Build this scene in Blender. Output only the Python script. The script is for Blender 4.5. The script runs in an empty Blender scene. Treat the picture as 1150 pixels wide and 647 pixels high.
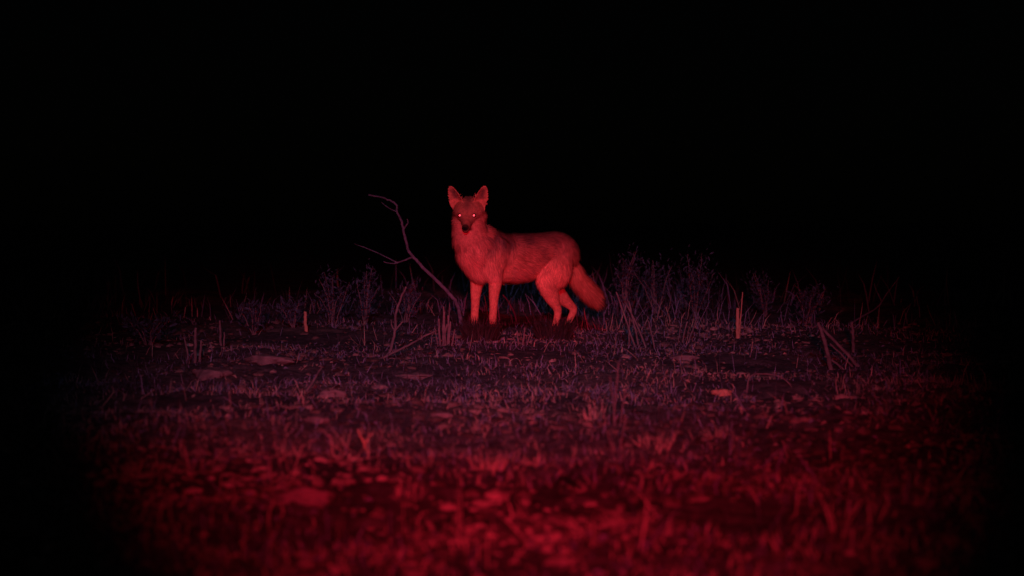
import bpy, bmesh, math, random
import numpy as np
from mathutils import Vector, Matrix

R = math.radians
rng = np.random.default_rng(11)
random.seed(11)
scene = bpy.context.scene
C = scene.collection

# ---------------------------------------------------------------- camera
CAM_H, F_PX, PITCH = 0.62, 3024.0, math.atan(73.5 / 3024.0)
cam_data = bpy.data.cameras.new('camera')
cam_data.sensor_width = 36.0
cam_data.lens = 36.0 * F_PX / 1150.0
cam_data.clip_end = 4000.0
cam_data.dof.use_dof = True
cam_data.dof.focus_distance = 13.9
cam_data.dof.aperture_fstop = 4.2
cam = bpy.data.objects.new('camera', cam_data)
cam.location = (0, 0, CAM_H)
cam.rotation_euler = (math.pi / 2 - PITCH, 0, 0)
C.objects.link(cam)
scene.camera = cam

# ---------------------------------------------------------------- night sky, moon, hunting lamp
world = bpy.data.worlds.new('World')
scene.world = world
world.use_nodes = True
wn = world.node_tree
sky = wn.nodes.new('ShaderNodeTexSky')
sky.sky_type = 'NISHITA'
sky.sun_disc = False
sky.sun_elevation = R(38)
sky.sun_rotation = R(200)
wn.links.new(sky.outputs[0], wn.nodes['Background'].inputs[0])
wn.nodes['Background'].inputs[1].default_value = 0.00006

moon = bpy.data.lights.new('moon', 'SUN')
moon.energy = 0.008
moon.angle = R(0.5)
moon.color = (0.62, 0.74, 1.0)
mo = bpy.data.objects.new('moon', moon)
C.objects.link(mo)
mo.rotation_euler = (R(52), 0, R(-20))


def spot(name, loc, aim, half_deg, blend, watts, colour, size):
    l = bpy.data.lights.new(name, 'SPOT')
    l.spot_size = R(2 * half_deg)
    l.spot_blend = blend
    l.energy = watts
    l.color = colour
    l.shadow_soft_size = size
    o = bpy.data.objects.new(name, l)
    C.objects.link(o)
    o.location = loc
    o.rotation_euler = (Vector(aim) - Vector(loc)).to_track_quat('-Z', 'Y').to_euler()
    return o


# the red hunting lamp held over the photographer's shoulder: wide beam and its hot spot
LAMP = (0.06, -2.2, 1.02)
RED = (1.0, 0.022, 0.085)
spot('red_lamp_beam', LAMP, (0.08, 14.0, 0.36), 8.5, 0.92, 3500, RED, 0.05)
spot('red_lamp_hot_spot', LAMP, (0.03, 14.0, 0.44), 2.7, 1.0, 4300, RED, 0.05)
spot('added_cool_fill', (-0.4, -12.0, 5.0), (0.0, 14.2, 0.0), 4.9, 1.0, 5200, (0.48, 0.46, 1.0), 0.10)  # added cool lamp with no real source, tints the ground violet

scene.view_settings.view_transform = 'Standard'
scene.view_settings.look = 'None'
scene.view_settings.exposure = 0
scene.view_settings.gamma = 1
scene.render.engine = 'CYCLES'


# ---------------------------------------------------------------- helpers
def ray(px, py):
    u, v = (px - 575.0) / F_PX, (323.5 - py) / F_PX
    c, s = math.cos(PITCH), math.sin(PITCH)
    d = Vector((u, c + v * s, v * c - s))
    return d / d.y                     # one metre forward


def at(px, py, D):
    d = ray(px, py)
    return Vector((d.x * D, D, CAM_H + d.z * D))


# value noise
_T = rng.random((64, 64))


def vnoise(x, y):
    x = np.asarray(x, float); y = np.asarray(y, float)
    xi = np.floor(x).astype(int); yi = np.floor(y).astype(int)
    fx = x - xi; fy = y - yi
    fx = fx * fx * (3 - 2 * fx); fy = fy * fy * (3 - 2 * fy)
    a = _T[xi % 64, yi % 64]; b = _T[(xi + 1) % 64, yi % 64]
    c = _T[xi % 64, (yi + 1) % 64]; d = _T[(xi + 1) % 64, (yi + 1) % 64]
    return (a * (1 - fx) + b * fx) * (1 - fy) + (c * (1 - fx) + d * fx) * fy - 0.5


def height(x, y):
    x = np.asarray(x, float); y = np.asarray(y, float)
    h = 0.05 * vnoise(x * 0.45 + 3.1, y * 0.45 + 9.2)
    clod = vnoise(x * 2.3 + 1.7, y * 1.9 + 5.5)
    h = h + 0.07 * clod
    h = h + 0.032 * np.abs(vnoise(x * 6.1 + 7, y * 5.3 + 2)) + 0.017 * vnoise(x * 13.0, y * 12.0 + 4) + 0.009 * vnoise(x * 29.0, y * 27.0)
    near = np.exp(-((x - 0.03) ** 2 / 0.55 + (y - 14.1) ** 2 / 0.6))
    h = h * (1 - 0.92 * near)
    fade = np.clip((60 - y) / 30, 0, 1) * np.clip((y + 30) / 20, 0, 1)
    return h * fade


def ground_at(px, py):
    d = ray(px, py)
    lo = 2.0
    D = lo
    while D < 40:
        if CAM_H + d.z * D <= float(height(d.x * D, D)):
            break
        D += 0.02
    return Vector((d.x * D, D, float(height(d.x * D, D))))


def mesh_object(name, verts, faces, mat, parent=None, cols=None, smooth=False, link=True):
    me = bpy.data.meshes.new(name)
    me.from_pydata([tuple(v) for v in verts], [], faces)
    if cols is not None:
        a = me.color_attributes.new('Col', 'FLOAT_COLOR', 'POINT')
        c4 = np.ones((len(verts), 4)); c4[:, :3] = cols
        a.data.foreach_set('color', c4.astype(np.float32).ravel())
    if smooth:
        me.polygons.foreach_set('use_smooth', [True] * len(me.polygons))
    me.materials.append(mat)
    me.update()
    o = bpy.data.objects.new(name, me)
    C.objects.link(o)
    if parent:
        o.parent = parent
    return o


def tri_object(name, V, T, mat, cols=None, smooth=False, parent=None, normals=None):
    """fast path: numpy verts (n,3) and triangles (m,3)"""
    me = bpy.data.meshes.new(name)
    n, m = len(V), len(T)
    me.vertices.add(n)
    me.vertices.foreach_set('co', np.asarray(V, np.float32).ravel())
    me.loops.add(m * 3)
    me.loops.foreach_set('vertex_index', np.asarray(T, np.int32).ravel())
    me.polygons.add(m)
    me.polygons.foreach_set('loop_start', np.arange(0, m * 3, 3, dtype=np.int32))
    me.polygons.foreach_set('use_smooth', np.full(m, bool(smooth)))
    me.update(calc_edges=True)
    if cols is not None:
        a = me.color_attributes.new('Col', 'FLOAT_COLOR', 'POINT')
        c4 = np.ones((n, 4), np.float32); c4[:, :3] = cols
        a.data.foreach_set('color', c4.ravel())
    if normals is not None:
        me.normals_split_custom_set_from_vertices([tuple(v) for v in normals])
    me.materials.append(mat)
    o = bpy.data.objects.new(name, me)
    C.objects.link(o)
    if parent:
        o.parent = parent
    return o


def tag(o, label, cat, group=None):
    o['label'] = label
    o['category'] = cat
    if group:
        o['group'] = group
    return o


def empty(name, loc, label, cat, group=None, rz=0.0):
    o = bpy.data.objects.new(name, None)
    o.empty_display_size = 0.1
    C.objects.link(o)
    o.location = loc
    o.rotation_euler = (0, 0, rz)
    return tag(o, label, cat, group)


# ---------------------------------------------------------------- materials
def new_mat(name):
    m = bpy.data.materials.new(name)
    m.use_nodes = True
    nt = m.node_tree
    b = nt.nodes['Principled BSDF']
    b.inputs['Specular IOR Level'].default_value = 0.15
    return m, nt, b


def ramp(nt, fac, stops):
    r = nt.nodes.new('ShaderNodeValToRGB')
    el = r.color_ramp.elements
    while len(el) < len(stops):
        el.new(0.5)
    for e, (p, c) in zip(el, stops):
        e.position = p
        e.color = (*c, 1)
    nt.links.new(fac, r.inputs[0])
    return r


def noise(nt, scale, detail=4, rough=0.6, coord='Object'):
    tc = nt.nodes.new('ShaderNodeTexCoord')
    n = nt.nodes.new('ShaderNodeTexNoise')
    n.inputs['Scale'].default_value = scale
    n.inputs['Detail'].default_value = detail
    n.inputs['Roughness'].default_value = rough
    nt.links.new(tc.outputs[coord], n.inputs['Vector'])
    return n


def noise_mat(name, stops, scale, bump=0.3, bscale=None, rough=0.9, detail=5):
    m, nt, b = new_mat(name)
    n = noise(nt, scale, detail)
    r = ramp(nt, n.outputs['Fac'], stops)
    nt.links.new(r.outputs[0], b.inputs['Base Color'])
    b.inputs['Roughness'].default_value = rough
    if bump:
        n2 = noise(nt, bscale or scale * 4, 4)
        bp = nt.nodes.new('ShaderNodeBump')
        bp.inputs['Strength'].default_value = bump
        bp.inputs['Distance'].default_value = 0.01
        nt.links.new(n2.outputs['Fac'], bp.inputs['Height'])
        nt.links.new(bp.outputs[0], b.inputs['Normal'])
    return m


def attr_mat(name, rough=0.85, spec=0.15, translucent=0.0, nscale=None):
    m, nt, b = new_mat(name)
    a = nt.nodes.new('ShaderNodeAttribute')
    a.attribute_name = 'Col'
    out = a.outputs['Color']
    if nscale:
        n = noise(nt, nscale, 3)
        mx = nt.nodes.new('ShaderNodeMix')
        mx.data_type = 'RGBA'
        mx.blend_type = 'MULTIPLY'
        mx.inputs['Factor'].default_value = 1.0
        r = ramp(nt, n.outputs['Fac'], [(0.3, (0.6, 0.6, 0.6)), (0.7, (1.2, 1.2, 1.2))])
        nt.links.new(out, mx.inputs[6])
        nt.links.new(r.outputs[0], mx.inputs[7])
        out = mx.outputs[2]
    nt.links.new(out, b.inputs['Base Color'])
    b.inputs['Roughness'].default_value = rough
    b.inputs['Specular IOR Level'].default_value = spec
    return m


def soil_material():
    m, nt, b = new_mat('dry_soil')
    big = noise(nt, 0.9, 6, 0.65)
    fine = noise(nt, 22.0, 6, 0.7)
    r1 = ramp(nt, big.outputs['Fac'], [(0.30, (0.07, 0.06, 0.062)), (0.5, (0.15, 0.115, 0.10)), (0.68, (0.26, 0.18, 0.135))])
    r2 = ramp(nt, fine.outputs['Fac'], [(0.32, (0.25, 0.25, 0.25)), (0.66, (1.25, 1.25, 1.25))])
    mx = nt.nodes.new('ShaderNodeMix')
    mx.data_type = 'RGBA'
    mx.blend_type = 'MULTIPLY'
    mx.inputs['Factor'].default_value = 1.0
    nt.links.new(r1.outputs[0], mx.inputs[6])
    nt.links.new(r2.outputs[0], mx.inputs[7])
    nt.links.new(mx.outputs[2], b.inputs['Base Color'])
    b.inputs['Roughness'].default_value = 0.95
    n3 = noise(nt, 45.0, 5, 0.7)
    bp = nt.nodes.new('ShaderNodeBump')
    bp.inputs['Strength'].default_value = 0.6
    bp.inputs['Distance'].default_value = 0.012
    nt.links.new(n3.outputs['Fac'], bp.inputs['Height'])
    nt.links.new(bp.outputs[0], b.inputs['Normal'])
    return m


M_SOIL = soil_material()
M_CLOD = attr_mat('soil_lumps', 0.95, 0.05, nscale=40)
M_BLADE = attr_mat('dead_grass', 0.8, 0.2)
M_BARK = noise_mat('weathered_bark', [(0.3, (0.06, 0.055, 0.06)), (0.55, (0.14, 0.125, 0.14)), (0.75, (0.22, 0.19, 0.20))], 30, 0.6, 90)
M_STALK = noise_mat('dry_stalk', [(0.3, (0.09, 0.065, 0.06)), (0.6, (0.20, 0.15, 0.125)), (0.8, (0.30, 0.22, 0.17))], 25, 0.4, 80)
M_STRAW = noise_mat('bleached_stub', [(0.3, (0.40, 0.20, 0.11)), (0.7, (0.60, 0.31, 0.18))], 30, 0.4, 90)
M_STONE = noise_mat('pale_stone', [(0.3, (0.10, 0.075, 0.065)), (0.55, (0.20, 0.145, 0.12)), (0.75, (0.30, 0.21, 0.165))], 14, 0.7, 45)
M_FUR = attr_mat('coyote_fur', 0.75, 0.1)
M_SKIN = attr_mat('coyote_coat', 0.9, 0.05, nscale=60)

# ---------------------------------------------------------------- ground
ys = np.concatenate([np.array([-900, -400, -150, -60, -25, -10, -4, 0, 2.0, 3.2]),
                     np.geomspace(3.9, 24, 560), np.array([25.5, 28, 32, 38, 46, 60, 90, 150, 300, 700, 1800])])
us = np.concatenate([-np.geomspace(0.30, 40, 16)[::-1], np.linspace(-0.285, 0.285, 330), np.geomspace(0.30, 40, 16)])
YY, UU = np.meshgrid(ys, us, indexing='ij')
XX = UU * np.maximum(np.abs(YY), 5.0)
ZZ = height(XX, YY)
nr, nc = XX.shape
V = np.stack([XX, YY, ZZ], -1).reshape(-1, 3)
idx = np.arange(nr * nc).reshape(nr, nc)
a, b, c, d = idx[:-1, :-1].ravel(), idx[:-1, 1:].ravel(), idx[1:, 1:].ravel(), idx[1:, :-1].ravel()
ground = tri_object('ground', V, np.concatenate([np.stack([a, b, c], 1), np.stack([a, c, d], 1)]), M_SOIL, smooth=True)
ground['kind'] = 'structure'


# ---------------------------------------------------------------- blades of grass
def blades(base, length, width, lean_dir, lean, curl, col):
    """bent tapering ribbons, 3 triangles each, all as arrays"""
    n = len(base)
    dirv = np.stack([np.cos(lean_dir), np.sin(lean_dir), np.zeros(n)], 1)
    fa = rng.uniform(0, math.pi, n)
    side = np.stack([np.cos(fa), np.sin(fa) * 0.45, np.zeros(n)], 1)
    side /= np.linalg.norm(side, axis=1)[:, None]
    up = np.array([0, 0, 1.0])
    d1 = dirv * np.sin(lean)[:, None] + up * np.cos(lean)[:, None]
    l2 = np.clip(lean + curl, -1.9, 1.9)
    d2 = dirv * np.sin(l2)[:, None] + up * np.cos(l2)[:, None]
    mid = base + d1 * (length * 0.55)[:, None]
    tip = mid + d2 * (length * 0.45)[:, None]
    w = width[:, None] * 0.5
    Vv = np.stack([base - side * w, base + side * w, mid - side * w * 0.8, mid + side * w * 0.8, tip], 1).reshape(-1, 3)
    k = np.arange(n)[:, None] * 5
    T = np.concatenate([k + np.array([0, 1, 3]), k + np.array([0, 3, 2]), k + np.array([2, 3, 4])])
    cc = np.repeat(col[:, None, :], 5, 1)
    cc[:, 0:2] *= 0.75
    return Vv, T, cc.reshape(-1, 3)


STRAW = np.array([0.36, 0.25, 0.17]); GREY = np.array([0.17, 0.16, 0.20]); DARK = np.array([0.05, 0.042, 0.04])


def mix_cols(n, w, x=None, y=None):
    """straw, grey or dark plant matter, gathered in lighter and darker patches of the field"""
    q = np.cumsum(w)
    r = rng.random(n)
    if x is not None:
        r = np.clip(r - 0.9 * vnoise(x * 2.1 + 50, y * 1.1 + 22) - 0.5 * vnoise(x * 5.5 + 3, y * 3.0 + 41), 0, .9999)
    p = np.searchsorted(q / q[-1], r)
    base = np.stack([STRAW, GREY, DARK])[p]
    return base * rng.uniform(0.6, 1.35, (n, 1))


def scatter(n, y0, y1, power=1.0, extra=0.5, spread=0.205):
    t = rng.random(n) ** power
    y = y0 + (y1 - y0) * t
    x = rng.uniform(-1, 1, n) * (spread * y + extra)
    return x, y


def grass(name, n, y0, y1, power, lmin, lmax, wmin, wmax, leanmax, weights, label, cat, patch=None, thr=-1, extra=0.3):
    x, y = scatter(n, y0, y1, power, extra)
    if patch:
        keep = vnoise(x * patch + 5, y * patch * 0.8 + 3) + rng.normal(0, 0.08, n) > thr
        x, y = x[keep], y[keep]
    n = len(x)
    near = ((x - 0.03) / 0.42) ** 2 + ((y - 14.0) / 0.5) ** 2 < 1
    base = np.stack([x, y, height(x, y) - 0.004], 1)
    L = rng.uniform(lmin, lmax, n) * np.where(near, 0.45, 1.0)
    Vv, T, cc = blades(base, L, rng.uniform(wmin, wmax, n), rng.uniform(0, 2 * math.pi, n),
                       rng.uniform(0.1, leanmax, n), rng.uniform(-0.2, 0.9, n), mix_cols(n, weights, x, y))
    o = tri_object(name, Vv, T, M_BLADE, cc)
    o['kind'] = 'stuff'
    o['label'] = label
    o['category'] = cat
    return o


grass('matted_grass', 52000, 4.0, 11.0, 1.3, 0.012, 0.042, 0.0018, 0.0042, 1.62, (0.50, 0.27, 0.23),
      'short matted dead grass lit red in the foreground', 'grass', 2.2, -0.10)
grass('stubble_grass', 34000, 9.5, 16.5, 1.0, 0.015, 0.055, 0.002, 0.005, 1.55, (0.22, 0.53, 0.25),
      'thin greyish dead grass around the coyote', 'grass', 1.8, -0.06)
grass('sparse_straws', 1500, 4.2, 16.0, 1.2, 0.05, 0.13, 0.002, 0.004, 1.0, (0.6, 0.3, 0.1),
      'scattered single dead straws sticking up over the field', 'grass', 1.2, 0.0)
grass('tall_dead_grass', 2400, 15.2, 20.0, 0.9, 0.05, 0.20, 0.003, 0.007, 0.7, (0.12, 0.58, 0.30),
      'taller dim dead grass on the dark ground behind the coyote', 'grass', 0.9, 0.02)
grass('far_weeds', 900, 18.5, 25.0, 1.0, 0.12, 0.36, 0.006, 0.012, 0.5, (0.0, 0.6, 0.4),
      'faint dark weeds standing far behind the coyote', 'weeds', 0.7, 0.08)


# leaf litter: small crumpled flakes, two triangles folded along the middle
def litter(name, n, y0, y1, smin, smax, weights, label):
    x, y = scatter(n, y0, y1, 1.2, 0.3)
    keep = vnoise(x * 1.1 + 15, y * 0.9 + 8) + rng.normal(0, 0.1, n) > -0.05
    x, y = x[keep], y[keep]
    n = len(x)
    z = height(x, y) + rng.uniform(0.002, 0.012, n)
    s = rng.uniform(smin, smax, n)
    an = rng.uniform(0, 2 * math.pi, n)
    ax = np.stack([np.cos(an), np.sin(an), rng.uniform(-0.25, 0.5, n)], 1)
    bx = np.stack([-np.sin(an), np.cos(an), rng.uniform(-0.3, 0.6, n)], 1)
    base = np.stack([x, y, z], 1)
    p0 = base - ax * s[:, None]; p1 = base + ax * s[:, None]
    lift = np.array([0, 0, 1.0]) * (s * rng.uniform(0.1, 0.6, n))[:, None]
    p2 = base + bx * (s * 0.6)[:, None] + lift; p3 = base - bx * (s * 0.55)[:, None] + lift
    Vv = np.stack([p0, p1, p2, p3], 1).reshape(-1, 3)
    k = np.arange(n)[:, None] * 4
    T = np.concatenate([k + np.array([0, 1, 2]), k + np.array([1, 0, 3])])
    cc = np.repeat(mix_cols(n, weights, x, y)[:, None, :], 4, 1).reshape(-1, 3)
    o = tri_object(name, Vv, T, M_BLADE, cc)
    o['kind'] = 'stuff'
    o['label'] = label
    o['category'] = 'leaf litter'


litter('leaf_litter', 12000, 4.0, 15.0, 0.004, 0.013, (0.45, 0.3, 0.25), 'scattered dead leaves and plant litter on the red soil')


# crumbled soil: uneven little lumps, twenty triangles each
def crumbs(name, n, y0, y1, smin, smax, label):
    bm = bmesh.new(); bmesh.ops.create_icosphere(bm, subdivisions=1, radius=1.0)
    iv = np.array([v.co[:] for v in bm.verts]); it = np.array([[v.index for v in f.verts] for f in bm.faces]); bm.free()
    x, y = scatter(n, y0, y1, 1.25, 0.3)
    keep = vnoise(x * 1.6 + 31, y * 1.3 + 18) + rng.normal(0, 0.12, n) > -0.02
    x, y = x[keep], y[keep]; n = len(x)
    s = smin * (smax / smin) ** (rng.random(n) ** 2.2)
    base = np.stack([x, y, height(x, y) + s * 0.15], 1)
    jit = 1 + rng.uniform(-.32, .32, (n, len(iv), 1))
    st = np.stack([rng.uniform(.8, 1.5, n), rng.uniform(.7, 1.2, n), rng.uniform(.45, .8, n)], 1)[:, None, :]
    Vv = base[:, None, :] + iv[None] * jit * st * s[:, None, None]
    T = (np.arange(n)[:, None, None] * len(iv) + it[None]).reshape(-1, 3)
    cc = np.array([.20, .14, .105]) * (rng.uniform(.35, 1.5, n) * np.clip(1 + 1.3 * vnoise(x * 2.1 + 50, y * 1.1 + 22), .3, 2))[:, None]
    o = tri_object(name, Vv.reshape(-1, 3), T, M_CLOD, np.repeat(cc, len(iv), 0), smooth=False)
    o['kind'] = 'stuff'; o['label'] = label; o['category'] = 'soil'


crumbs('soil_crumbs', 16000, 4.0, 16.0, 0.004, 0.022, 'crumbled lumps of dry soil over the field')


# ---------------------------------------------------------------- tubes (branches, stalks)
def tube(pts, radii, sides=8, rough=0.12):
    pts = [Vector(p) for p in pts]
    V, Fc = [], []
    n = len(pts)
    for i, p in enumerate(pts):
        t = (pts[min(i + 1, n - 1)] - pts[max(i - 1, 0)]).normalized()
        ref = Vector((0, 1, 0)) if abs(t.y) < 0.9 else Vector((1, 0, 0))
        a = t.cross(ref).normalized()
        b = t.cross(a).normalized()
        for k in range(sides):
            an = 2 * math.pi * k / sides
            r = radii[i] * (1 + random.uniform(-rough, rough))
            V.append(p + a * math.cos(an) * r + b * math.sin(an) * r)
    for i in range(n - 1):
        for k in range(sides):
            k2 = (k + 1) % sides
            Fc.append((i * sides + k, i * sides + k2, (i + 1) * sides + k2, (i + 1) * sides + k))
    Fc.append(tuple(range(sides))[::-1])
    Fc.append(tuple((n - 1) * sides + k for k in range(sides)))
    return V, Fc


def resample(pts, sub=5, wob=0.0):
    pts = [Vector(p) for p in pts]
    out = []
    for i in range(len(pts) - 1):
        p0, p1, p2, p3 = pts[max(i - 1, 0)], pts[i], pts[i + 1], pts[min(i + 2, len(pts) - 1)]
        for k in range(sub):
            t = k / sub
            q = 0.5 * ((2 * p1) + (p2 - p0) * t + (2 * p0 - 5 * p1 + 4 * p2 - p3) * t * t + (3 * p1 - p0 - 3 * p2 + p3) * t ** 3)
            out.append(q + Vector((random.uniform(-1, 1), random.uniform(-1, 1), random.uniform(-1, 1))) * wob)
    out.append(pts[-1])
    return out


def woody(name, root, strands, mat, label, cat, group=None, part='stem'):
    """strands: list of (list of world points, r0, r1); one mesh part per strand under an Empty, or one mesh when there is one"""
    if len(strands) == 1:
        pts, r0, r1 = strands[0]
        q = resample(pts, 5, r0 * 0.25)
        rad = [r0 + (r1 - r0) * i / (len(q) - 1) for i in range(len(q))]
        Vv, Fc = tube([p - root for p in q], rad)
        o = mesh_object(name, Vv, Fc, mat, smooth=True)
        o.location = root
        return tag(o, label, cat, group)
    e = empty(name, root, label, cat, group)
    for k, (pts, r0, r1) in enumerate(strands):
        q = resample(pts, 5, r0 * 0.25)
        rad = [r0 + (r1 - r0) * i / (len(q) - 1) for i in range(len(q))]
        Vv, Fc = tube([p - root for p in q], rad)
        mesh_object(part if k == 0 or part == 'stalk' else 'twig', Vv, Fc, mat, parent=e, smooth=True)
    return e


def px_pts(D, pts):
    """pixels to points at the distance D of the foot; an optional third number steps back or forward"""
    return [at(p[0], p[1], D + (p[2] if len(p) > 2 else 0)) for p in pts]


def stick(name, foot, strands, mat, label, cat, group=None, part='stem'):
    g = ground_at(*foot)
    D = g.y
    ss = []
    for k, (pts, r0, r1) in enumerate(strands):
        w = px_pts(D, pts)
        if k == 0 or part == 'stalk':
            w[0].z = min(w[0].z, float(height(w[0].x, w[0].y)) - 0.015)
        ss.append((w, r0, r1))
    return woody(name, g, ss, mat, label, cat, group, part)


# the bare branch leaning left beside the forelegs
stick('bare_branch', (519, 372), [
    ([(519, 376), (518, 362), (514, 344, .03), (503, 328, .06), (487, 312, .1), (472, 297, .12), (461, 285, .12), (455, 269, .1), (452, 252, .08),
      (447, 240, .06), (444, 229, .04), (432, 223, .0), (414, 219, -.05)], 0.0125, 0.0042),
    ([(465, 288, .12), (452, 293, .08), (441, 296, .04), (431, 294, .0)], 0.0055, 0.0026),
    ([(446, 295, .06), (428, 286, .12), (412, 279, .16), (398, 274, .2)], 0.0042, 0.0018),
    ([(453, 258, .09), (458, 250, .05), (457, 246, .04)], 0.0052, 0.0035),
    ([(446, 238, .05), (437, 234, .1), (428, 227, .15)], 0.0036, 0.0018),
], M_BARK, 'tall bare dead branch leaning left beside the coyote\'s forelegs', 'branch', part='main_limb')

stick('dry_twig', (438, 398), [
    ([(436, 400), (441, 384), (444, 368), (445, 352), (449, 338), (456, 322)], 0.0075, 0.0045),
    ([(443, 372), (449, 365), (453, 361)], 0.005, 0.003),
    ([(444, 372), (440, 366), (439, 359)], 0.004, 0.002),
], M_STALK, 'thin upright forked twig left of the leaning bare branch', 'twig')
stick('dry_twig', (424, 403), [
    ([(418, 402), (436, 399, .02), (458, 388, .06), (476, 378, .1), (491, 371, .14)], 0.006, 0.0035),
], M_STALK, 'low stick slanting up to the right at the foot of the forked twig', 'twig')
stick('dry_twig', (580, 368), [
    ([(582, 370, .5), (578, 353, .48), (572, 341, .46), (565, 331, .44)], 0.007, 0.004),
], M_BARK, 'short curved twig seen under the coyote\'s belly', 'twig')


def stub_cluster(foot, specs, label, mat=None, group='broken stalk stubs'):
    """specs: (dx0, dy_top, dx1, radius) in pixels from the foot"""
    fx, fy = foot
    ss = [([(fx + a, fy + 2), (fx + (a + b) / 2 + random.uniform(-.6, .6), fy + t * 0.5), (fx + b, fy + t)], r, r * 0.7) for a, t, b, r in specs]
    return stick('stalk_stub', foot, ss, mat or M_STALK, label, 'stub', group, part='stalk')


stub_cluster((500, 388), [(-5, -30, -7, .006), (-2, -38, -1, .007), (0, -44, -2, .005), (3, -27, 6, .006), (-8, -20, -12, .005), (7, -18, 11, .005),
                          (2, -48, 5, .003), (-3, -24, 2, .005), (5, -34, 3, .004)],
             'upright cluster of broken stalks just left of the forelegs')
stub_cluster((344, 372), [(0, -22, -1, .011)], 'short bright stub standing alone left of the forked twig', M_STRAW)
stub_cluster((829, 380), [(0, -34, 0, .012), (1, -52, 5, .004)], 'bright upright stub with a thin broken tip on the right', M_STRAW)
stub_cluster((219, 408), [(0, -40, 1, .008), (5, -26, 7, .006), (-6, -30, -12, .005)], 'dim thin stub at the far left of the field')
stub_cluster((248, 388), [(0, -28, -1, .007), (3, -15, 4, .005)], 'pair of short stubs behind the flat stone on the left')
stub_cluster((714, 390), [(0, -62, -22, .0055), (4, -52, -8, .006), (13, -48, -10, .0055), (-8, -34, -7, .004), (22, -30, 14, .005)],
             'crossing lean stalks right of the coyote\'s tail')
stub_cluster((930, 416), [(4, -54, -11, .011), (22, -16, -4, .006)], 'thick stalk leaning left at the right edge of the beam')
stub_cluster((962, 412), [(4, -44, -40, .009), (-2, -26, -30, .005)], 'long stalk slanting down to the right beside the thick leaning stalk')
stub_cluster((958, 396), [(0, -34, -1, .009)], 'upright dim stub behind the slanting stalks on the right')
stub_cluster((766, 385), [(0, -24, 6, .005), (6, -30, 18, .005), (-5, -18, -2, .004)], 'small fan of stalks between the lean stalks and the bright stub')
stub_cluster((688, 480), [(0, -74, 7, .0028), (8, -44, 15, .0024), (-7, -30, -13, .002), (4, -58, -3, .002)], 'tall wispy stalks in the middle of the field below the tail')
stub_cluster((694, 515), [(0, -48, 9, .0026), (7, -24, 1, .002), (-4, -30, -12, .002)], 'thin upright stalk in the foreground below the wispy stalks')
stub_cluster((586, 388), [(-3, -16, -5, .005), (1, -20, 3, .005), (5, -12, 9, .004), (-6, -9, -10, .004)], 'small reddish tuft of stubs between the forelegs and hind legs')
stick('dry_twig', (982, 365), [
    ([(945, 366), (964, 358, .05), (985, 345, .1), (996, 330, .12), (1010, 311, .16)], 0.007, 0.003),
    ([(990, 338, .1), (984, 326, .12), (982, 318, .14)], 0.004, 0.002),
], M_BARK, 'dim crooked twig rising at the far right edge of the light', 'twig')
stick('dry_twig', (330, 442), [
    ([(297, 444), (320, 441), (338, 444, .02), (350, 438, .03)], 0.006, 0.003),
    ([(344, 440, .02), (352, 428, .04), (362, 411, .08)], 0.0055, 0.0025),
], M_STALK, 'low broken twig with a raised end on the left of the field', 'twig')
stick('dry_twig', (890, 440), [
    ([(838, 432), (842, 424, .02), (856, 420, .04), (876, 423, .05), (890, 436, .04), (896, 458, -.2)], 0.0035, 0.0018),
], M_STALK, 'arched thin twig on the ground right of the small pale stone', 'twig')
stick('dry_twig', (410, 508), [
    ([(413, 510), (409, 498), (404, 488), (402, 482)], 0.004, 0.002), ([(409, 498), (414, 492), (417, 487)], 0.003, 0.0015),
], M_STRAW, 'small pale forked sprig standing in the left foreground', 'twig')
stick('dry_twig', (640, 545), [
    ([(618, 524), (634, 536, -.1), (652, 548, -.2)], 0.006, 0.004),
], noise_mat('dark_wet_wood', [(0.3, (0.02, 0.016, 0.014)), (0.7, (0.05, 0.04, 0.035))], 40, 0.4), 'short dark stick lying in the middle foreground', 'twig')


# ---------------------------------------------------------------- stones and clods
def stone(px, py, wpx, hpx, label, mat=M_STONE, name='stone', group='flat stones and clods', sub=4):
    g = ground_at(px, py)
    s = g.y / F_PX
    rx, rz = wpx * s * 0.5, hpx * s * 0.62
    bm = bmesh.new()
    bmesh.ops.create_icosphere(bm, subdivisions=sub, radius=1.0)
    ph = random.uniform(0, 50)
    for v in bm.verts:
        n = v.co.copy()
        k = 1 + 0.8 * float(vnoise(n.x * 1.7 + ph, n.y * 1.7 + n.z * 1.3 + ph)) + 0.25 * float(vnoise(n.x * 4.3 + ph, n.z * 4.1 + n.y * 3 + ph)) \
            + 0.10 * float(vnoise(n.x * 11 + ph, n.z * 10 + n.y * 8 + ph))
        zz = n.z * k
        zz = min(zz, 0.85 + 0.5 * float(vnoise(n.x * 2.2 + ph, n.y * 2.2)) - 0.35 * abs(n.x))
        v.co = Vector((n.x * k * rx, n.y * k * rx * 0.7, zz * rz))
    me = bpy.data.meshes.new(name)
    bm.to_mesh(me)
    bm.free()
    me.polygons.foreach_set('use_smooth', [True] * len(me.polygons))
    me.materials.append(mat)
    o = bpy.data.objects.new(name, me)
    C.objects.link(o)
    o.location = g + Vector((0, 0, rz * 0.25))
    o.rotation_euler = (random.uniform(-.06, .06), random.uniform(-.06, .06), random.uniform(-.3, .3))
    return tag(o, label, 'stone', group)


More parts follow.
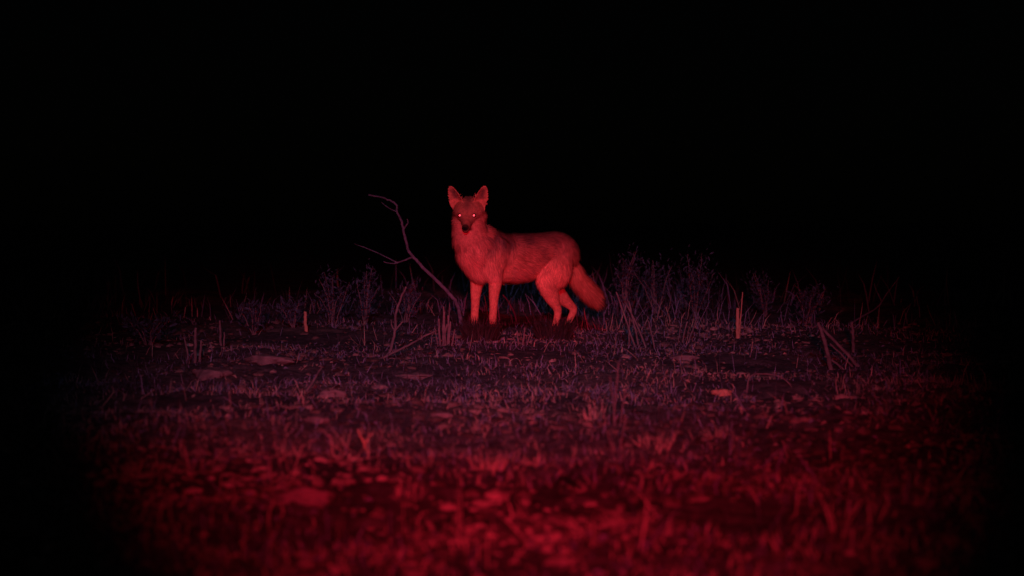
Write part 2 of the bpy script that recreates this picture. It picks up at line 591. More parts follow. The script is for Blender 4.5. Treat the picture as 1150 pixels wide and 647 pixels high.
stone(303, 408, 56, 12, 'widest flat pale stone, in the left middle of the field')
stone(239, 423, 42, 12, 'flat stone left of and in front of the widest flat stone')
stone(372, 446, 30, 12, 'small rounded stone beside the low broken twig')
stone(357, 476, 26, 11, 'small wedge shaped stone at the left edge of the foreground grass')
stone(811, 443, 22, 9, 'small pale stone lit red on the right of the field', M_STRAW)
stone(465, 425, 46, 8, 'long low clod below the slanting stick')
stone(498, 468, 24, 8, 'small low clod in the middle of the field')
stone(340, 566, 72, 26, 'large smooth rounded clod in the left foreground')
stone(425, 437, 20, 7, 'tiny clod between the low twig and the long low clod')
stone(770, 405, 34, 8, 'low clod on the ground in front of the bright upright stub')


# ---------------------------------------------------------------- grass tufts that stand out
def tuft(px, py, n, hpx, wpx, label, cols, lean=0.7, width=0.0036, group='grass tufts', foot=None):
    g = foot or ground_at(px, py)
    s = g.y / F_PX
    r = wpx * s * 0.5
    an = rng.uniform(0, 2 * math.pi, n)
    rad = np.sqrt(rng.random(n)) * r * 0.8
    bx = g.x + np.cos(an) * rad; by = g.y + np.sin(an) * rad
    base = np.stack([bx, by, height(bx, by) - 0.006], 1) - np.array(g)
    L = hpx * s * rng.uniform(0.45, 1.1, n)
    c = np.array(cols)[rng.integers(0, len(cols), n)] * rng.uniform(0.7, 1.25, (n, 1))
    Vv, T, cc = blades(base, L, rng.uniform(0.5, 1.0, n) * width, an + rng.normal(0, 0.5, n), np.abs(rng.normal(0.15, lean, n)), rng.uniform(-0.1, 0.8, n), c)
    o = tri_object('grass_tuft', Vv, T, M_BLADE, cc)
    o.location = g
    return tag(o, label, 'grass tuft', group)


PALE = [(0.36, 0.25, 0.17), (0.27, 0.19, 0.13), (0.17, 0.12, 0.09)]
BRIGHT = [(0.52, 0.36, 0.24), (0.40, 0.28, 0.19), (0.25, 0.17, 0.12)]
DIM = [(0.20, 0.17, 0.18), (0.15, 0.14, 0.15), (0.09, 0.08, 0.08)]
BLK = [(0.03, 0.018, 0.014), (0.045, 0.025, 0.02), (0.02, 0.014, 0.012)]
tuft(548, 528, 60, 30, 44, 'brightest pale tuft in the middle foreground', BRIGHT)
tuft(600, 522, 34, 18, 30, 'small pale tuft right of the brightest foreground tuft', BRIGHT)
tuft(668, 472, 40, 30, 30, 'spiky tuft beside the tall wispy stalks', BRIGHT)
tuft(385, 505, 30, 30, 26, 'upright straw tuft beside the pale forked sprig', PALE)
tuft(735, 505, 50, 26, 46, 'broad straw tuft in the right foreground', BRIGHT)
tuft(805, 492, 36, 24, 30, 'straw tuft near the right end of the foreground grass', PALE)
tuft(460, 560, 40, 22, 40, 'low tuft in the left foreground right of the rounded clod', PALE)
tuft(700, 590, 46, 26, 60, 'wide low tuft at the bottom right of the foreground', PALE)


def dim_shrub(px, py, hpx, wpx, n_leaf, label):
    """low leafy weed: a few bent stems and many small leaves spread round them"""
    g = ground_at(px, py)
    sc = g.y / F_PX
    H, W = hpx * sc, wpx * sc * 0.5
    e = empty('weed_shrub', g, label, 'shrub', 'dim weeds behind the coyote')
    ns = 7
    tips = []
    for k in range(ns):
        an = random.uniform(0, 2 * math.pi); rr = random.uniform(0.2, 1.0) * W
        tip = Vector((math.cos(an) * rr, math.sin(an) * rr * 0.7, H * random.uniform(0.55, 1.0)))
        mid = tip * 0.5 + Vector((random.uniform(-.1, .1) * W, 0, H * 0.08))
        q = resample([Vector((tip.x * .1, tip.y * .1, -.01)), mid, tip], 4, .004)
        Vv, Fc = tube(q, [.005 - .0035 * i / (len(q) - 1) for i in range(len(q))], 6)
        mesh_object('stem', Vv, Fc, M_STALK, parent=e, smooth=True)
        tips.append(q)
    st = rng.integers(0, ns, n_leaf); tt = rng.uniform(0.25, 1.0, n_leaf)
    P = np.array([np.array(tips[a][min(int(b * (len(tips[a]) - 1)), len(tips[a]) - 1)]) for a, b in zip(st, tt)])
    P = P + rng.normal(0, 1, (n_leaf, 3)) * np.array([W * .22, W * .22, H * .08])
    P[:, 2] = np.maximum(P[:, 2], .01)
    ax = rng.normal(0, 1, (n_leaf, 3)); ax[:, 2] = np.abs(ax[:, 2]) + .3; ax /= np.linalg.norm(ax, axis=1)[:, None]
    bx = np.cross(ax, rng.normal(0, 1, (n_leaf, 3))); bx /= np.linalg.norm(bx, axis=1)[:, None] + 1e-9
    ln = rng.uniform(.015, .045, n_leaf)[:, None]
    Vv = np.stack([P, P + ax * ln * .5 + bx * ln * .16, P + ax * ln, P + ax * ln * .5 - bx * ln * .16], 1).reshape(-1, 3)
    kk = np.arange(n_leaf)[:, None] * 4
    T = np.concatenate([kk + np.array([0, 1, 2]), kk + np.array([0, 2, 3])])
    cc = np.array([.045, .060, .070]) * rng.uniform(.4, 1.6, (n_leaf, 1))
    tri_object('foliage', Vv, T, M_BLADE, np.repeat(cc, 4, 0), parent=e)
    return e


dim_shrub(374, 366, 62, 46, 420, 'dim grey weed behind the lone bright stub')
dim_shrub(410, 364, 66, 40, 420, 'dim grey weed behind the forked twig')
dim_shrub(455, 362, 44, 40, 300, 'dim low weed behind the leaning bare branch')
dim_shrub(780, 356, 76, 74, 620, 'dim dark weed behind the small fan of stalks')
dim_shrub(700, 354, 74, 56, 520, 'dim weed just right of the tail')
dim_shrub(738, 352, 64, 56, 460, 'dim weed between the lean stalks and the small fan')
dim_shrub(905, 364, 44, 64, 420, 'dim low weed beyond the bright stub on the right')
dim_shrub(860, 356, 50, 50, 380, 'dim weed right behind the bright upright stub')
dim_shrub(168, 388, 34, 60, 380, 'dim low weed at the far left of the field')
dim_shrub(286, 376, 40, 46, 320, 'dim thin weed between the left stubs')
dim_shrub(330, 368, 34, 44, 300, 'dim low weed just left of the lone bright stub')

# ---------------------------------------------------------------- the coyote (x forward, y its left, z up)
THETA = R(38)
coyote = empty('coyote', (0.044, 14.14, 0.0), 'coyote standing in the red light, head turned to face the camera, eyes shining', 'coyote', rz=math.pi + THETA)

BV, BF = [], []


def loft(sections, ref=(0, 1, 0), sides=22, xf=None):
    """sections: (centre, half width along ref, half height); closed tube with rounded ends"""
    cs = [Vector(s[0]) for s in sections]
    n = len(cs)
    off = len(BV)
    ref = Vector(ref)
    for i in range(n):
        t = (cs[min(i + 1, n - 1)] - cs[max(i - 1, 0)]).normalized()
        a = (ref - t * ref.dot(t)).normalized()
        b = t.cross(a).normalized()
        for k in range(sides):
            an = 2 * math.pi * k / sides
            p = cs[i] + a * math.cos(an) * sections[i][1] + b * math.sin(an) * sections[i][2]
            BV.append(xf @ p if xf else p)
    for i in range(n - 1):
        for k in range(sides):
            k2 = (k + 1) % sides
            BF.append((off + i * sides + k, off + i * sides + k2, off + (i + 1) * sides + k2, off + (i + 1) * sides + k))
    BF.append(tuple(off + k for k in range(sides))[::-1])
    BF.append(tuple(off + (n - 1) * sides + k for k in range(sides)))


def smooth_sections(secs, sub=4):
    out = []
    n = len(secs)
    for i in range(n - 1):
        P = [secs[max(i - 1, 0)], secs[i], secs[i + 1], secs[min(i + 2, n - 1)]]
        P = [np.array([*p[0], p[1], p[2]], float) for p in P]
        for k in range(sub):
            t = k / sub
            q = 0.5 * ((2 * P[1]) + (P[2] - P[0]) * t + (2 * P[0] - 5 * P[1] + 4 * P[2] - P[3]) * t * t + (3 * P[1] - P[0] - 3 * P[2] + P[3]) * t ** 3)
            out.append((tuple(q[:3]), max(q[3], .002), max(q[4], .002)))
    out.append(secs[-1])
    return out


# flow nodes for fur: position, direction, length, region
NODES = []


def node(p, d, length, region):
    NODES.append((np.array(p, float), np.array(Vector(d).normalized()), length, region))


def limb(secs, length, region, ref=(0, 1, 0), flip=False):
    s = smooth_sections(secs)
    loft(s, ref)
    for i in range(len(s) - 1):
        d = Vector(s[i + 1][0]) - Vector(s[i][0])
        if d.length > 1e-6:
            node(s[i][0], -d if flip else d, length, region)


# torso, chest to rump
limb([((.345, 0, .44), .03, .04), ((.325, 0, .438), .066, .088), ((.27, 0, .434), .092, .120), ((.17, 0, .437), .098, .132), ((.05, 0, .432), .100, .128),
      ((-.07, 0, .443), .096, .117), ((-.16, 0, .462), .090, .102), ((-.24, 0, .466), .088, .100), ((-.30, 0, .452), .072, .086),
      ((-.345, 0, .43), .045, .055), ((-.365, 0, .42), .02, .025)], .042, 'torso')
# shoulders over the forelegs
for s in (1, -1):
    limb([((.17, s * .055, .53), .035, .05), ((.21, s * .068, .46), .045, .075), ((.235, s * .072, .39), .042, .062), ((.225, s * .068, .33), .034, .045)], .03, 'shoulder')
# neck, head end to shoulders
limb([((.372, .032, .645), .076, .074), ((.358, .024, .600), .086, .084), ((.330, .010, .540), .092, .098), ((.255, .002, .495), .090, .112),
      ((.17, 0, .468), .086, .112), ((.09, 0, .46), .07, .10)], .048, 'neck')
# front of the chest, joining ruff and breast
limb([((.338, .014, .585), .080, .070), ((.328, .008, .515), .088, .080), ((.312, .002, .445), .086, .078), ((.285, 0, .375), .060, .058)], .044, 'neck')
# forelegs
for s, f0 in ((1, .228), (-1, .250)):
    l0 = s * .064
    limb([((f0 - .005, l0, .37), .038, .052), ((f0 - .012, l0, .315), .031, .040), ((f0 - .004, l0, .25), .024, .029), ((f0, l0, .18), .0195, .0215),
          ((f0 + .004, l0, .125), .0195, .021), ((f0 + .002, l0, .08), .0165, .0175), ((f0 + .004, l0, .045), .0175, .019), ((f0 + .014, l0, .024), .022, .020)], .012, 'leg')
    loft([((f0 - .014, l0, .018), .016, .014), ((f0 + .008, l0, .020), .024, .020), ((f0 + .032, l0, .018), .026, .018), ((f0 + .048, l0, .013), .018, .012)])
    for q, (dx, dy) in enumerate(((.048, -.018), (.058, -.006), (.058, .006), (.048, .018))):
        loft([((f0 + dx - .018, l0 + dy, .014), .006, .010), ((f0 + dx, l0 + dy, .013), .0072, .011), ((f0 + dx + .009, l0 + dy, .010), .004, .007)], sides=10)
    node((f0 + .03, l0, .02), (1, 0, -.2), .008, 'leg')
# hind legs: near one stepped forward, far one set back
for s, hip, stifle, hock, paw in ((1, (-.225, .050, .440), (-.100, .078, .288), (-.198, .068, .148), (-.160, .066, .02)),
                                  (-1, (-.255, -.050, .440), (-.240, -.078, .290), (-.412, -.064, .152), (-.335, -.062, .02))):
    hip, stifle, hock, paw = map(Vector, (hip, stifle, hock, paw))
    m1 = hip.lerp(stifle, .5) + Vector((-.02, s * .012, -.005))
    m2 = stifle.lerp(hock, .45) + Vector((-.012, 0, 0))
    m3 = stifle.lerp(hock, .78) + Vector((-.006, 0, .004))
    limb([(hip, .040, .085), (m1, .050, .090), (stifle.lerp(m1, .25), .044, .066), (m2, .030, .043), (m3, .021, .027), (hock, .0175, .023),
          (hock.lerp(paw, .4) + Vector((-.004, 0, 0)), .0155, .018), (hock.lerp(paw, .8), .0165, .018), (paw + Vector((.01, 0, .004)), .021, .019)], .016, 'thigh')
    f0, l0 = paw.x, paw.y
    loft([((f0 - .016, l0, .017), .015, .013), ((f0 + .006, l0, .019), .023, .019), ((f0 + .030, l0, .017), .025, .017), ((f0 + .046, l0, .012), .017, .011)])
    for dx, dy in ((.046, -.017), (.056, -.006), (.056, .006), (.046, .017)):
        loft([((f0 + dx - .018, l0 + dy, .014), .006, .010), ((f0 + dx, l0 + dy, .013), .007, .0105), ((f0 + dx + .009, l0 + dy, .010), .004, .007)], sides=10)
    node((f0 + .03, l0, .02), (1, 0, -.2), .008, 'leg')
# tail
limb([((-.315, 0, .445), .03, .032), ((-.350, 0, .400), .032, .034), ((-.380, .002, .335), .037, .040), ((-.428, .004, .280), .042, .045),
      ((-.478, .006, .236), .042, .044), ((-.516, .008, .203), .033, .034), ((-.538, .008, .185), .012, .012)], .055, 'tail')

# head: h forward, s left, u up, then turned towards the camera
HEAD = Matrix.Translation((.375, .044, .668)) @ Matrix.Rotation(R(46), 4, 'Z') @ Matrix.Rotation(R(21), 4, 'Y')
HI = HEAD.inverted()


def hloft(secs, ref=(0, 1, 0), sides=22, sub=4):
    loft(smooth_sections(secs, sub) if sub else secs, ref, sides, HEAD)


hloft([((-.095, 0, -.01), .050, .050), ((-.06, 0, .000), .078, .064), ((-.02, 0, .004), .080, .062), ((.02, 0, .004), .069, .055), ((.048, 0, .000), .053, .049),
       ((.070, 0, -.012), .036, .038), ((.095, 0, -.022), .0265, .031), ((.125, 0, -.028), .0215, .026), ((.148, 0, -.030), .0175, .021), ((.160, 0, -.029), .009, .012)])
# lower jaw and chin
hloft([((-.01, 0, -.050), .034, .022), ((.05, 0, -.052), .024, .016), ((.09, 0, -.050), .015, .010), ((.112, 0, -.047), .010, .007), ((.12, 0, -.046), .005, .004)])
# nose pad
hloft([((.142, 0, -.020), .013, .012), ((.157, 0, -.020), .0155, .0135), ((.168, 0, -.023), .010, .009)], sub=3)
for s in (1, -1):
    # cheeks with their ruff, brows
    hloft([((-.075, s * .056, -.030), .018, .030), ((-.045, s * .061, -.028), .024, .044), ((-.005, s * .054, -.030), .024, .040), ((.035, s * .040, -.030), .018, .026), ((.06, s * .028, -.03), .008, .012)])
    hloft([((.015, s * .030, .040), .012, .010), ((.040, s * .032, .030), .013, .011), ((.056, s * .034, .020), .008, .007)])
    # ear: cupped leaf-shaped shell
    B = Vector((-.026, s * .056, .040)); Tip = Vector((-.024, s * .088, .144))
    E = (Tip - B)
    e = E.normalized()
    nrm = Vector((1, s * .30, 0)); nrm = (nrm - e * nrm.dot(e)).normalized()
    acr = e.cross(nrm).normalized()
    prof = [(-.25, .034), (0, .037), (.15, .0385), (.32, .0370), (.5, .0320), (.66, .0270), (.8, .0215), (.92, .0150), (1.0, .0070)]
    off = len(BV)
    m = 11
    for side in (0, 1):
        for (tt, w) in prof:
            for k in range(m):
                v = -1 + 2 * k / (m - 1)
                cup = -.030 * (1 - v * v) * (w / .038)
                edge = math.sqrt(max(0.0, 1 - v * v))
                th = (.0055 if side == 0 else -.0055) * (0.35 + 0.65 * edge)
                p = B + e * (tt * E.length) + acr * (v * w) + nrm * (cup + th + .012)
                BV.append(HEAD @ p)
    nrow = len(prof)

    def I(side, r, k):
        return off + (side * nrow + r) * m + k
    for r in range(nrow - 1):
        for k in range(m - 1):
            q = (I(0, r, k), I(0, r, k + 1), I(0, r + 1, k + 1), I(0, r + 1, k))
            BF.append(q)
            q = (I(1, r, k), I(1, r + 1, k), I(1, r + 1, k + 1), I(1, r, k + 1))
            BF.append(q)
        BF.append((I(0, r, 0), I(0, r + 1, 0), I(1, r + 1, 0), I(1, r, 0)))
        BF.append((I(0, r, m - 1), I(1, r, m - 1), I(1, r + 1, m - 1), I(0, r + 1, m - 1)))
    for k in range(m - 1):
        BF.append((I(0, 0, k), I(1, 0, k), I(1, 0, k + 1), I(0, 0, k + 1)))
        BF.append((I(0, nrow - 1, k), I(0, nrow - 1, k + 1), I(1, nrow - 1, k + 1), I(1, nrow - 1, k)))
    H3 = HEAD.to_3x3()
    for tt in (.1, .35, .6, .85):
        for v in (-.6, 0, .6):
            node(HEAD @ (B + e * tt * E.length + acr * v * .03), H3 @ (e + acr * v * .3), .007, 'ear')
    node(HEAD @ Vector((-.03, s * .085, -.03)), H3 @ Vector((-.5, s * .55, -.8)), .028, 'cheek')
    node(HEAD @ Vector((.0, s * .078, -.03)), H3 @ Vector((-.5, s * .5, -.8)), .022, 'cheek')
    node(HEAD @ Vector((-.05, s * .07, -.06)), H3 @ Vector((-.5, s * .3, -.9)), .034, 'cheek')
    node(HEAD @ Vector((.045, s * .045, -.02)), H3 @ Vector((-.8, s * .5, -.2)), .014, 'face')
    node(HEAD @ Vector((.04, s * .03, .045)), H3 @ Vector((-.7, s * .2, .6)), .010, 'face')
    node(HEAD @ Vector((-.01, s * .03, .09)), H3 @ Vector((-1, 0, .3)), .016, 'face')
    node(HEAD @ Vector((.10, s * .026, -.02)), H3 @ Vector((-1, s * .2, 0)), .005, 'muzzle')
    node(HEAD @ Vector((.14, s * .02, -.03)), H3 @ Vector((-1, s * .2, 0)), .004, 'muzzle')
node(HEAD @ Vector((.07, 0, .02)), H3 @ Vector((-.9, 0, .5)), .007, 'muzzle')
node(HEAD @ Vector((.05, 0, .05)), H3 @ Vector((-.7, 0, .7)), .009, 'face')
node(HEAD @ Vector((0, 0, .09)), H3 @ Vector((-1, 0, .3)), .014, 'face')
node(HEAD @ Vector((-.05, 0, .09)), H3 @ Vector((-1, 0, -.1)), .022, 'face')
node(HEAD @ Vector((.08, 0, -.065)), H3 @ Vector((-1, 0, -.2)), .008, 'cheek')
node(HEAD @ Vector((.0, 0, -.075)), H3 @ Vector((-.6, 0, -.8)), .03, 'cheek')

# one continuous body surface
tmp = bpy.data.meshes.new('tmp')
tmp.from_pydata([tuple(v) for v in BV], [], BF)
tmp.update()
to = bpy.data.objects.new('tmp', tmp)
C.objects.link(to)
bmm = bmesh.new(); bmm.from_mesh(tmp); bmesh.ops.recalc_face_normals(bmm, faces=bmm.faces); bmm.to_mesh(tmp); bmm.free()
rm = to.modifiers.new('r', 'REMESH'); rm.mode = 'VOXEL'; rm.voxel_size = 0.0042
sm = to.modifiers.new('s', 'SMOOTH'); sm.factor = 0.5; sm.iterations = 5
dg = bpy.context.evaluated_depsgraph_get()
body_me = bpy.data.meshes.new_from_object(to.evaluated_get(dg))
bpy.data.objects.remove(to)
nv0 = len(body_me.vertices)
c0 = np.empty(nv0 * 3, np.float32); body_me.vertices.foreach_get('co', c0); c0 = c0.reshape(-1, 3).astype(float)
NP = np.array([n[0] for n in NODES]); NR0 = np.array([n[3] for n in NODES])
near0 = np.empty(nv0, int)
for i in range(0, nv0, 8000):
    near0[i:i + 8000] = ((c0[i:i + 8000, None, :] - NP[None]) ** 2).sum(2).argmin(1)
soft = np.isin(NR0[near0], ['torso', 'neck', 'shoulder', 'thigh']) & (c0[:, 2] > .25) & (np.linalg.norm(c0 - np.array(HEAD.translation), axis=1) > .10)
to = bpy.data.objects.new('tmp', body_me)
C.objects.link(to)
vg = to.vertex_groups.new(name='soft')
vg.add([int(i) for i in np.nonzero(soft)[0]], 1.0, 'REPLACE')
sm = to.modifiers.new('s', 'SMOOTH'); sm.factor = 0.5; sm.iterations = 45; sm.vertex_group = 'soft'
dg = bpy.context.evaluated_depsgraph_get()
body_me = bpy.data.meshes.new_from_object(to.evaluated_get(dg))
bpy.data.objects.remove(to)
body_me.name = 'body'
nv = len(body_me.vertices)
co = np.empty(nv * 3, np.float32); body_me.vertices.foreach_get('co', co); co = co.reshape(-1, 3).astype(float)
no = np.empty(nv * 3, np.float32); body_me.vertices.foreach_get('normal', no); no = no.reshape(-1, 3).astype(float)

NP = np.array([n[0] for n in NODES]); ND = np.array([n[1] for n in NODES]); NL = np.array([n[2] for n in NODES]); NR = np.array([n[3] for n in NODES])


def nearest(P):
    best = np.empty(len(P), int)
    for i in range(0, len(P), 8000):
        q = P[i:i + 8000]
        best[i:i + 8000] = ((q[:, None, :] - NP[None]) ** 2).sum(2).argmin(1)
    return best


HIm = np.array(HI)


def to_head(P):
    return P @ HIm[:3, :3].T + HIm[:3, 3]


def sstep(a, b, x):
    t = np.clip((x - a) / (b - a), 0, 1)
    return t * t * (3 - 2 * t)


def coat(P, N):
    """base colour of the coat: grizzled saddle, tawny legs, cream chest, rusty face, dark tail tip, painted shade under the ruff"""
    reg = NR[nearest(P)]
    f, l, z = P.T
    tawny = np.array([.52, .18, .09]); cream = np.array([.69, .25, .15]); grey = np.array([.19, .08, .055]); dark = np.array([.06, .04, .03]); rust = np.array([.45, .165, .085])
    patch = vnoise(f * 22 + 40, z * 30 + l * 20 + 11) + 0.7 * vnoise(f * 50 + 4, z * 60 + l * 40)
    k = sstep(.30, .58, z + .05 * patch)[:, None]
    col = cream * (1 - k) + grey * k
    k2 = (np.exp(-((z - .43) / .07) ** 2) * .55)[:, None]
    col = col * (1 - k2) + tawny * k2
    # grizzled darker bars on saddle, shoulder and flank
    bars = sstep(.12, .42, patch)[:, None] * sstep(.40, .54, z)[:, None] * .55
    col = col * (1 - bars) + dark * 1.6 * bars
    yoke = (np.exp(-((f - .13 + (.58 - z) * .25) / .022) ** 2) * sstep(.47, .55, z) * .6)[:, None]
    col = col * (1 - yoke) + dark * yoke
    hip = (np.exp(-((f + .06 - (z - .46) * .4) / .018) ** 2) * np.exp(-((z - .45) / .045) ** 2) * .38)[:, None]
    col = col * (1 - hip) + dark * hip
    leg = (reg == 'leg') | (reg == 'thigh')
    lc = cream * .35 + tawny * .65
    kk = (leg * sstep(.46, .36, z))[:, None]
    col = col * (1 - kk) + lc * 1.08 * kk
    chest = (((reg == 'neck') | (reg == 'torso')) * sstep(.24, .33, f) * sstep(.68, .44, z))[:, None]
    col = col * (1 - chest) + (cream * .9) * chest
    ruff_shade = ((reg == 'neck') * np.exp(-((z - .435 + .35 * np.abs(l - .03) + .02 * patch) / .018) ** 2) * .5)[:, None]  # shade under the neck ruff, painted into the coat colour
    col = col * (1 - ruff_shade) + dark * ruff_shade
    t = (reg == 'tail')
    kt = (t * sstep(-.475, -.515, f))[:, None]
    col = np.where(t[:, None], tawny * .80, col)
    col = col * (1 - kt) + dark * kt
    # head
    Hc = to_head(P)
    h, s, u = Hc.T
    s_ = np.abs(s)
    head = (reg == 'face') | (reg == 'cheek') | (reg == 'muzzle') | (reg == 'ear')
    hc = np.tile(rust * .95, (len(P), 1))
    ck = sstep(.005, .085, s_ + (-.02 - u) * .55)[:, None] * sstep(.06, -.05, u)[:, None]
    hc = hc * (1 - ck) + cream * .76 * ck
    jaw = sstep(-.040, -.056, u)[:, None]
    hc = hc * (1 - jaw) + cream * (.74 - .60 * (sstep(.06, .085, h) * sstep(-.070, -.060, u) * sstep(.030, .020, s_))[:, None]) * jaw
    fore = (np.exp(-(s_ / .018) ** 2) * np.exp(-((u - .062) / .030) ** 2) * .5)[:, None]
    hc = hc * (1 - fore) + dark * fore
    mz = (sstep(.06, .10, h) * sstep(-.045, -.03, u) * .40)[:, None]
    hc = hc * (1 - mz) + rust * .35 * mz
    eyer = (np.exp(-(((s_ - .036) / .017) ** 2 + ((u - .012) / .013) ** 2)) * (h > .02) * .55)[:, None]
    hc = hc * (1 - eyer) + dark * eyer
    lip = (np.exp(-((u + .043) / .004) ** 2) * sstep(.07, .10, h) * .8)[:, None]
    hc = hc * (1 - lip) + dark * .5 * lip
    ear = (reg == 'ear') & (u > .05)
    front = (to_head(P + N * .01) - Hc)[:, 0] > .002
    ec = np.where(front[:, None], rust * 1.12, rust * 1.0)
    B0 = np.array([.056, .040]); T0 = np.array([.088, .144]); d0 = (T0 - B0) / np.linalg.norm(T0 - B0)
    across = (s_ - B0[0]) * d0[1] - (u - B0[1]) * d0[0]
    inner = (front * np.exp(-((across) / .015) ** 2) * sstep(.055, .072, u) * sstep(.140, .112, u) * .8)[:, None]
    ec = ec * (1 - inner) + dark * inner
    hc = np.where(ear[:, None], ec, hc)
    col = np.where(head[:, None], hc, col)
    nose = np.exp(-(((s_) / .019) ** 2 + ((u + .021) / .017) ** 2) ** 3) * sstep(.136, .145, h)
    col = col * (1 - nose[:, None]) + np.array([.006, .005, .005]) * nose[:, None]
    return np.clip(col, .004, .8)


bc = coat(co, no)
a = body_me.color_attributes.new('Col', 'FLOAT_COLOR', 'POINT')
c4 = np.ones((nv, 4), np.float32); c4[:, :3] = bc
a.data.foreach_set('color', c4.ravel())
body_me.polygons.foreach_set('use_smooth', [True] * len(body_me.polygons))
body_me.materials.clear()
body_me.materials.append(M_SKIN)
body = bpy.data.objects.new('body', body_me)
C.objects.link(body)
body.parent = coyote

# fur: fine tapering strands that follow the coat
body_me.calc_loop_triangles()
nt_ = len(body_me.loop_triangles)
tri = np.empty(nt_ * 3, np.int32); body_me.loop_triangles.foreach_get('vertices', tri); tri = tri.reshape(-1, 3)
A, Bq, Cq = co[tri[:, 0]], co[tri[:, 1]], co[tri[:, 2]]
area = np.linalg.norm(np.cross(Bq - A, Cq - A), axis=1) * .5
NF = 90000
pick = rng.choice(nt_, NF, p=area / area.sum())
r1, r2 = np.sqrt(rng.random(NF)), rng.random(NF)
w0, w1, w2 = 1 - r1, r1 * (1 - r2), r1 * r2
P = A[pick] * w0[:, None] + Bq[pick] * w1[:, None] + Cq[pick] * w2[:, None]
N = no[tri[pick, 0]] * w0[:, None] + no[tri[pick, 1]] * w1[:, None] + no[tri[pick, 2]] * w2[:, None]
N /= np.linalg.norm(N, axis=1)[:, None] + 1e-9
nn = nearest(P)
flow = ND[nn].copy()
reg = NR[nn]
isb = (reg == 'torso') | (reg == 'neck') | (reg == 'shoulder') | (reg == 'thigh')
flow[isb] += np.array([-.25, 0, -.45])
flow += rng.normal(0, .16, (NF, 3))
flow -= N * (flow * N).sum(1)[:, None]
flow /= np.linalg.norm(flow, axis=1)[:, None] + 1e-9
L = NL[nn] * rng.uniform(.5, 1.3, NF)
L = np.where((reg == 'thigh') & (P[:, 2] > .30), L * 2.0, L)
L = np.where((reg == 'thigh') & (P[:, 2] < .17), L * .55, L)
Hp = to_head(P)
nose_zone = (Hp[:, 0] > .146) & (np.abs(Hp[:, 1]) < .018) & (Hp[:, 2] > -.038)
eye_zone = (((np.abs(Hp[:, 1]) - .036) / .013) ** 2 + ((Hp[:, 2] - .014) / .012) ** 2 < 1) & (Hp[:, 0] > .02)
L = np.where(nose_zone | eye_zone, .0005, L)
lift = rng.uniform(.22, .48, NF)
lift = np.where(reg == 'tail', lift * 1.25, lift)
d1 = flow + N * lift[:, None]; d1 /= np.linalg.norm(d1, axis=1)[:, None]
d2 = flow + N * (lift * .35)[:, None] + np.array([0, 0, -.12]); d2 /= np.linalg.norm(d2, axis=1)[:, None]
side = np.cross(d1, N); side /= np.linalg.norm(side, axis=1)[:, None] + 1e-9
wd = np.where(L > .02, .0016, .0010)[:, None] * rng.uniform(.6, 1.2, (NF, 1))
root = P - N * .001
mid = root + d1 * (L * .5)[:, None]
tip = mid + d2 * (L * .5)[:, None]
FV = np.stack([root - side * wd, root + side * wd, mid - side * wd * .75, mid + side * wd * .75, tip], 1).reshape(-1, 3)
k = np.arange(NF)[:, None] * 5
FT = np.concatenate([k + np.array([0, 1, 3]), k + np.array([0, 3, 2]), k + np.array([2, 3, 4])])
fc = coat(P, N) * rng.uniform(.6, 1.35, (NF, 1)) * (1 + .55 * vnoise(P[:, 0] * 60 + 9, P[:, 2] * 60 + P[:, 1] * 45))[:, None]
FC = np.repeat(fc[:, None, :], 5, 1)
guard = (rng.random(NF) < .30) & (P[:, 2] > .42) & ((reg == 'torso') | (reg == 'neck') | (reg == 'tail') | (reg == 'shoulder'))
FC[guard, 2:4] *= .75
FC[guard, 4] *= .25
FNv = np.repeat((N * .85 + d1 * .1)[:, None, :], 5, 1).reshape(-1, 3)
FNv /= np.linalg.norm(FNv, axis=1)[:, None]
fur = tri_object('fur', FV, FT, M_FUR, FC.reshape(-1, 3), smooth=True, parent=coyote, normals=FNv)

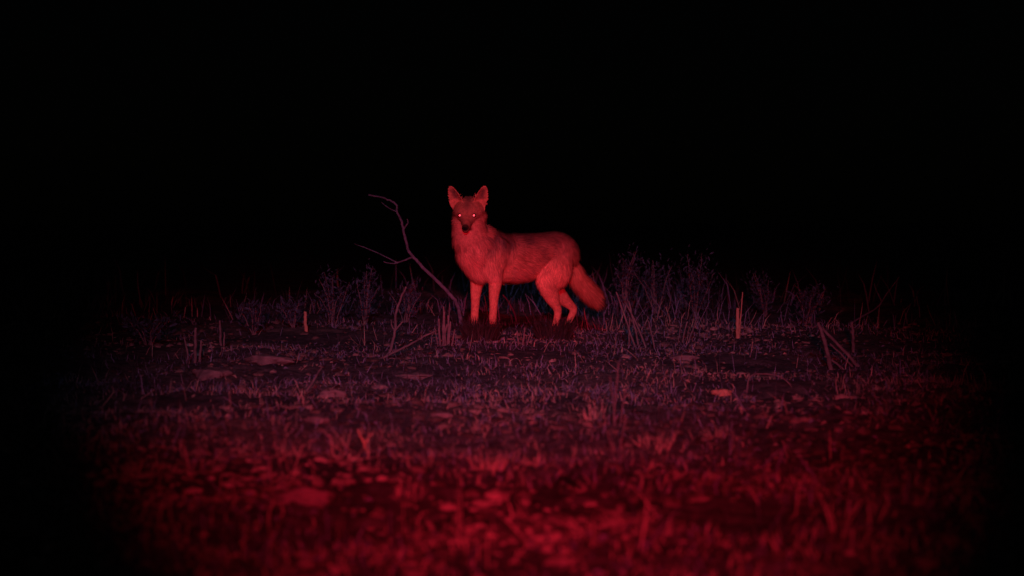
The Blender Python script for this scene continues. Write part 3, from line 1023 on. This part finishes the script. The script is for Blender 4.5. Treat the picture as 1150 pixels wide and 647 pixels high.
# eyes: dark wet ball with the mirror layer shining back through the pupil
m_eye, nt, b = new_mat('wet_eye')
b.inputs['Base Color'].default_value = (.02, .012, .008, 1)
b.inputs['Roughness'].default_value = .12
m_tap, nt, b = new_mat('eye_mirror_layer')
b.inputs['Base Color'].default_value = (.95, .50, .30, 1)
b.inputs['Metallic'].default_value = 1.0
b.inputs['Roughness'].default_value = .5
from mathutils.bvhtree import BVHTree
bvh = BVHTree.FromPolygons([tuple(v) for v in co], [tuple(p.vertices) for p in body_me.polygons])
for s in (1, -1):
    o_ = HEAD @ Vector((.3, s * .0365, .0135))
    dd = (H3 @ Vector((-1, 0, 0)))
    hit = bvh.ray_cast(o_, dd)[0] or HEAD @ Vector((.05, s * .0365, .0135))
    cen = hit + dd * .004
    bm = bmesh.new()
    bmesh.ops.create_uvsphere(bm, u_segments=20, v_segments=14, radius=.0105)
    me = bpy.data.meshes.new('eye'); bm.to_mesh(me); bm.free()
    me.polygons.foreach_set('use_smooth', [True] * len(me.polygons))
    me.materials.append(m_eye)
    eo = bpy.data.objects.new('eye', me)
    C.objects.link(eo); eo.parent = coyote; eo.location = cen
    # shallow dome facing the lamp
    rot = Matrix.Rotation(-(math.pi + THETA), 3, 'Z')
    look = rot @ Vector((0.25, -15.5, 0.22)).normalized()
    q = look.to_track_quat('Z', 'Y')
    Vv, Fc = [look * .0112], []
    for r_ in (1, 2, 3):
        for j in range(16):
            an = 2 * math.pi * j / 16
            rr = .0046 * r_ / 3
            Vv.append(q @ Vector((math.cos(an) * rr, math.sin(an) * rr, .0112 - rr * rr * 6)))
    for j in range(16):
        Fc.append((0, 1 + j, 1 + (j + 1) % 16))
        for r_ in (0, 1):
            Fc.append((1 + r_ * 16 + j, 1 + (r_ + 1) * 16 + j, 1 + (r_ + 1) * 16 + (j + 1) % 16, 1 + r_ * 16 + (j + 1) % 16))
    po = mesh_object('pupil', Vv, Fc, m_tap, parent=eo, smooth=True)

# added near-black blades that form a dark oval round each pair of feet
cm = coyote.matrix_basis
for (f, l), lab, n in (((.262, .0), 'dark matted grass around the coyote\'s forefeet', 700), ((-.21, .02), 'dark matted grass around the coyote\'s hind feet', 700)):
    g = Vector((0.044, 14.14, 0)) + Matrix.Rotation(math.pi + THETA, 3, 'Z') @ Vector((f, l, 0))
    tuft(0, 0, n, 30, 44, lab, BLK, .26, .007, 'added dark ovals at the feet', foot=Vector((g.x, g.y - .07, 0)))
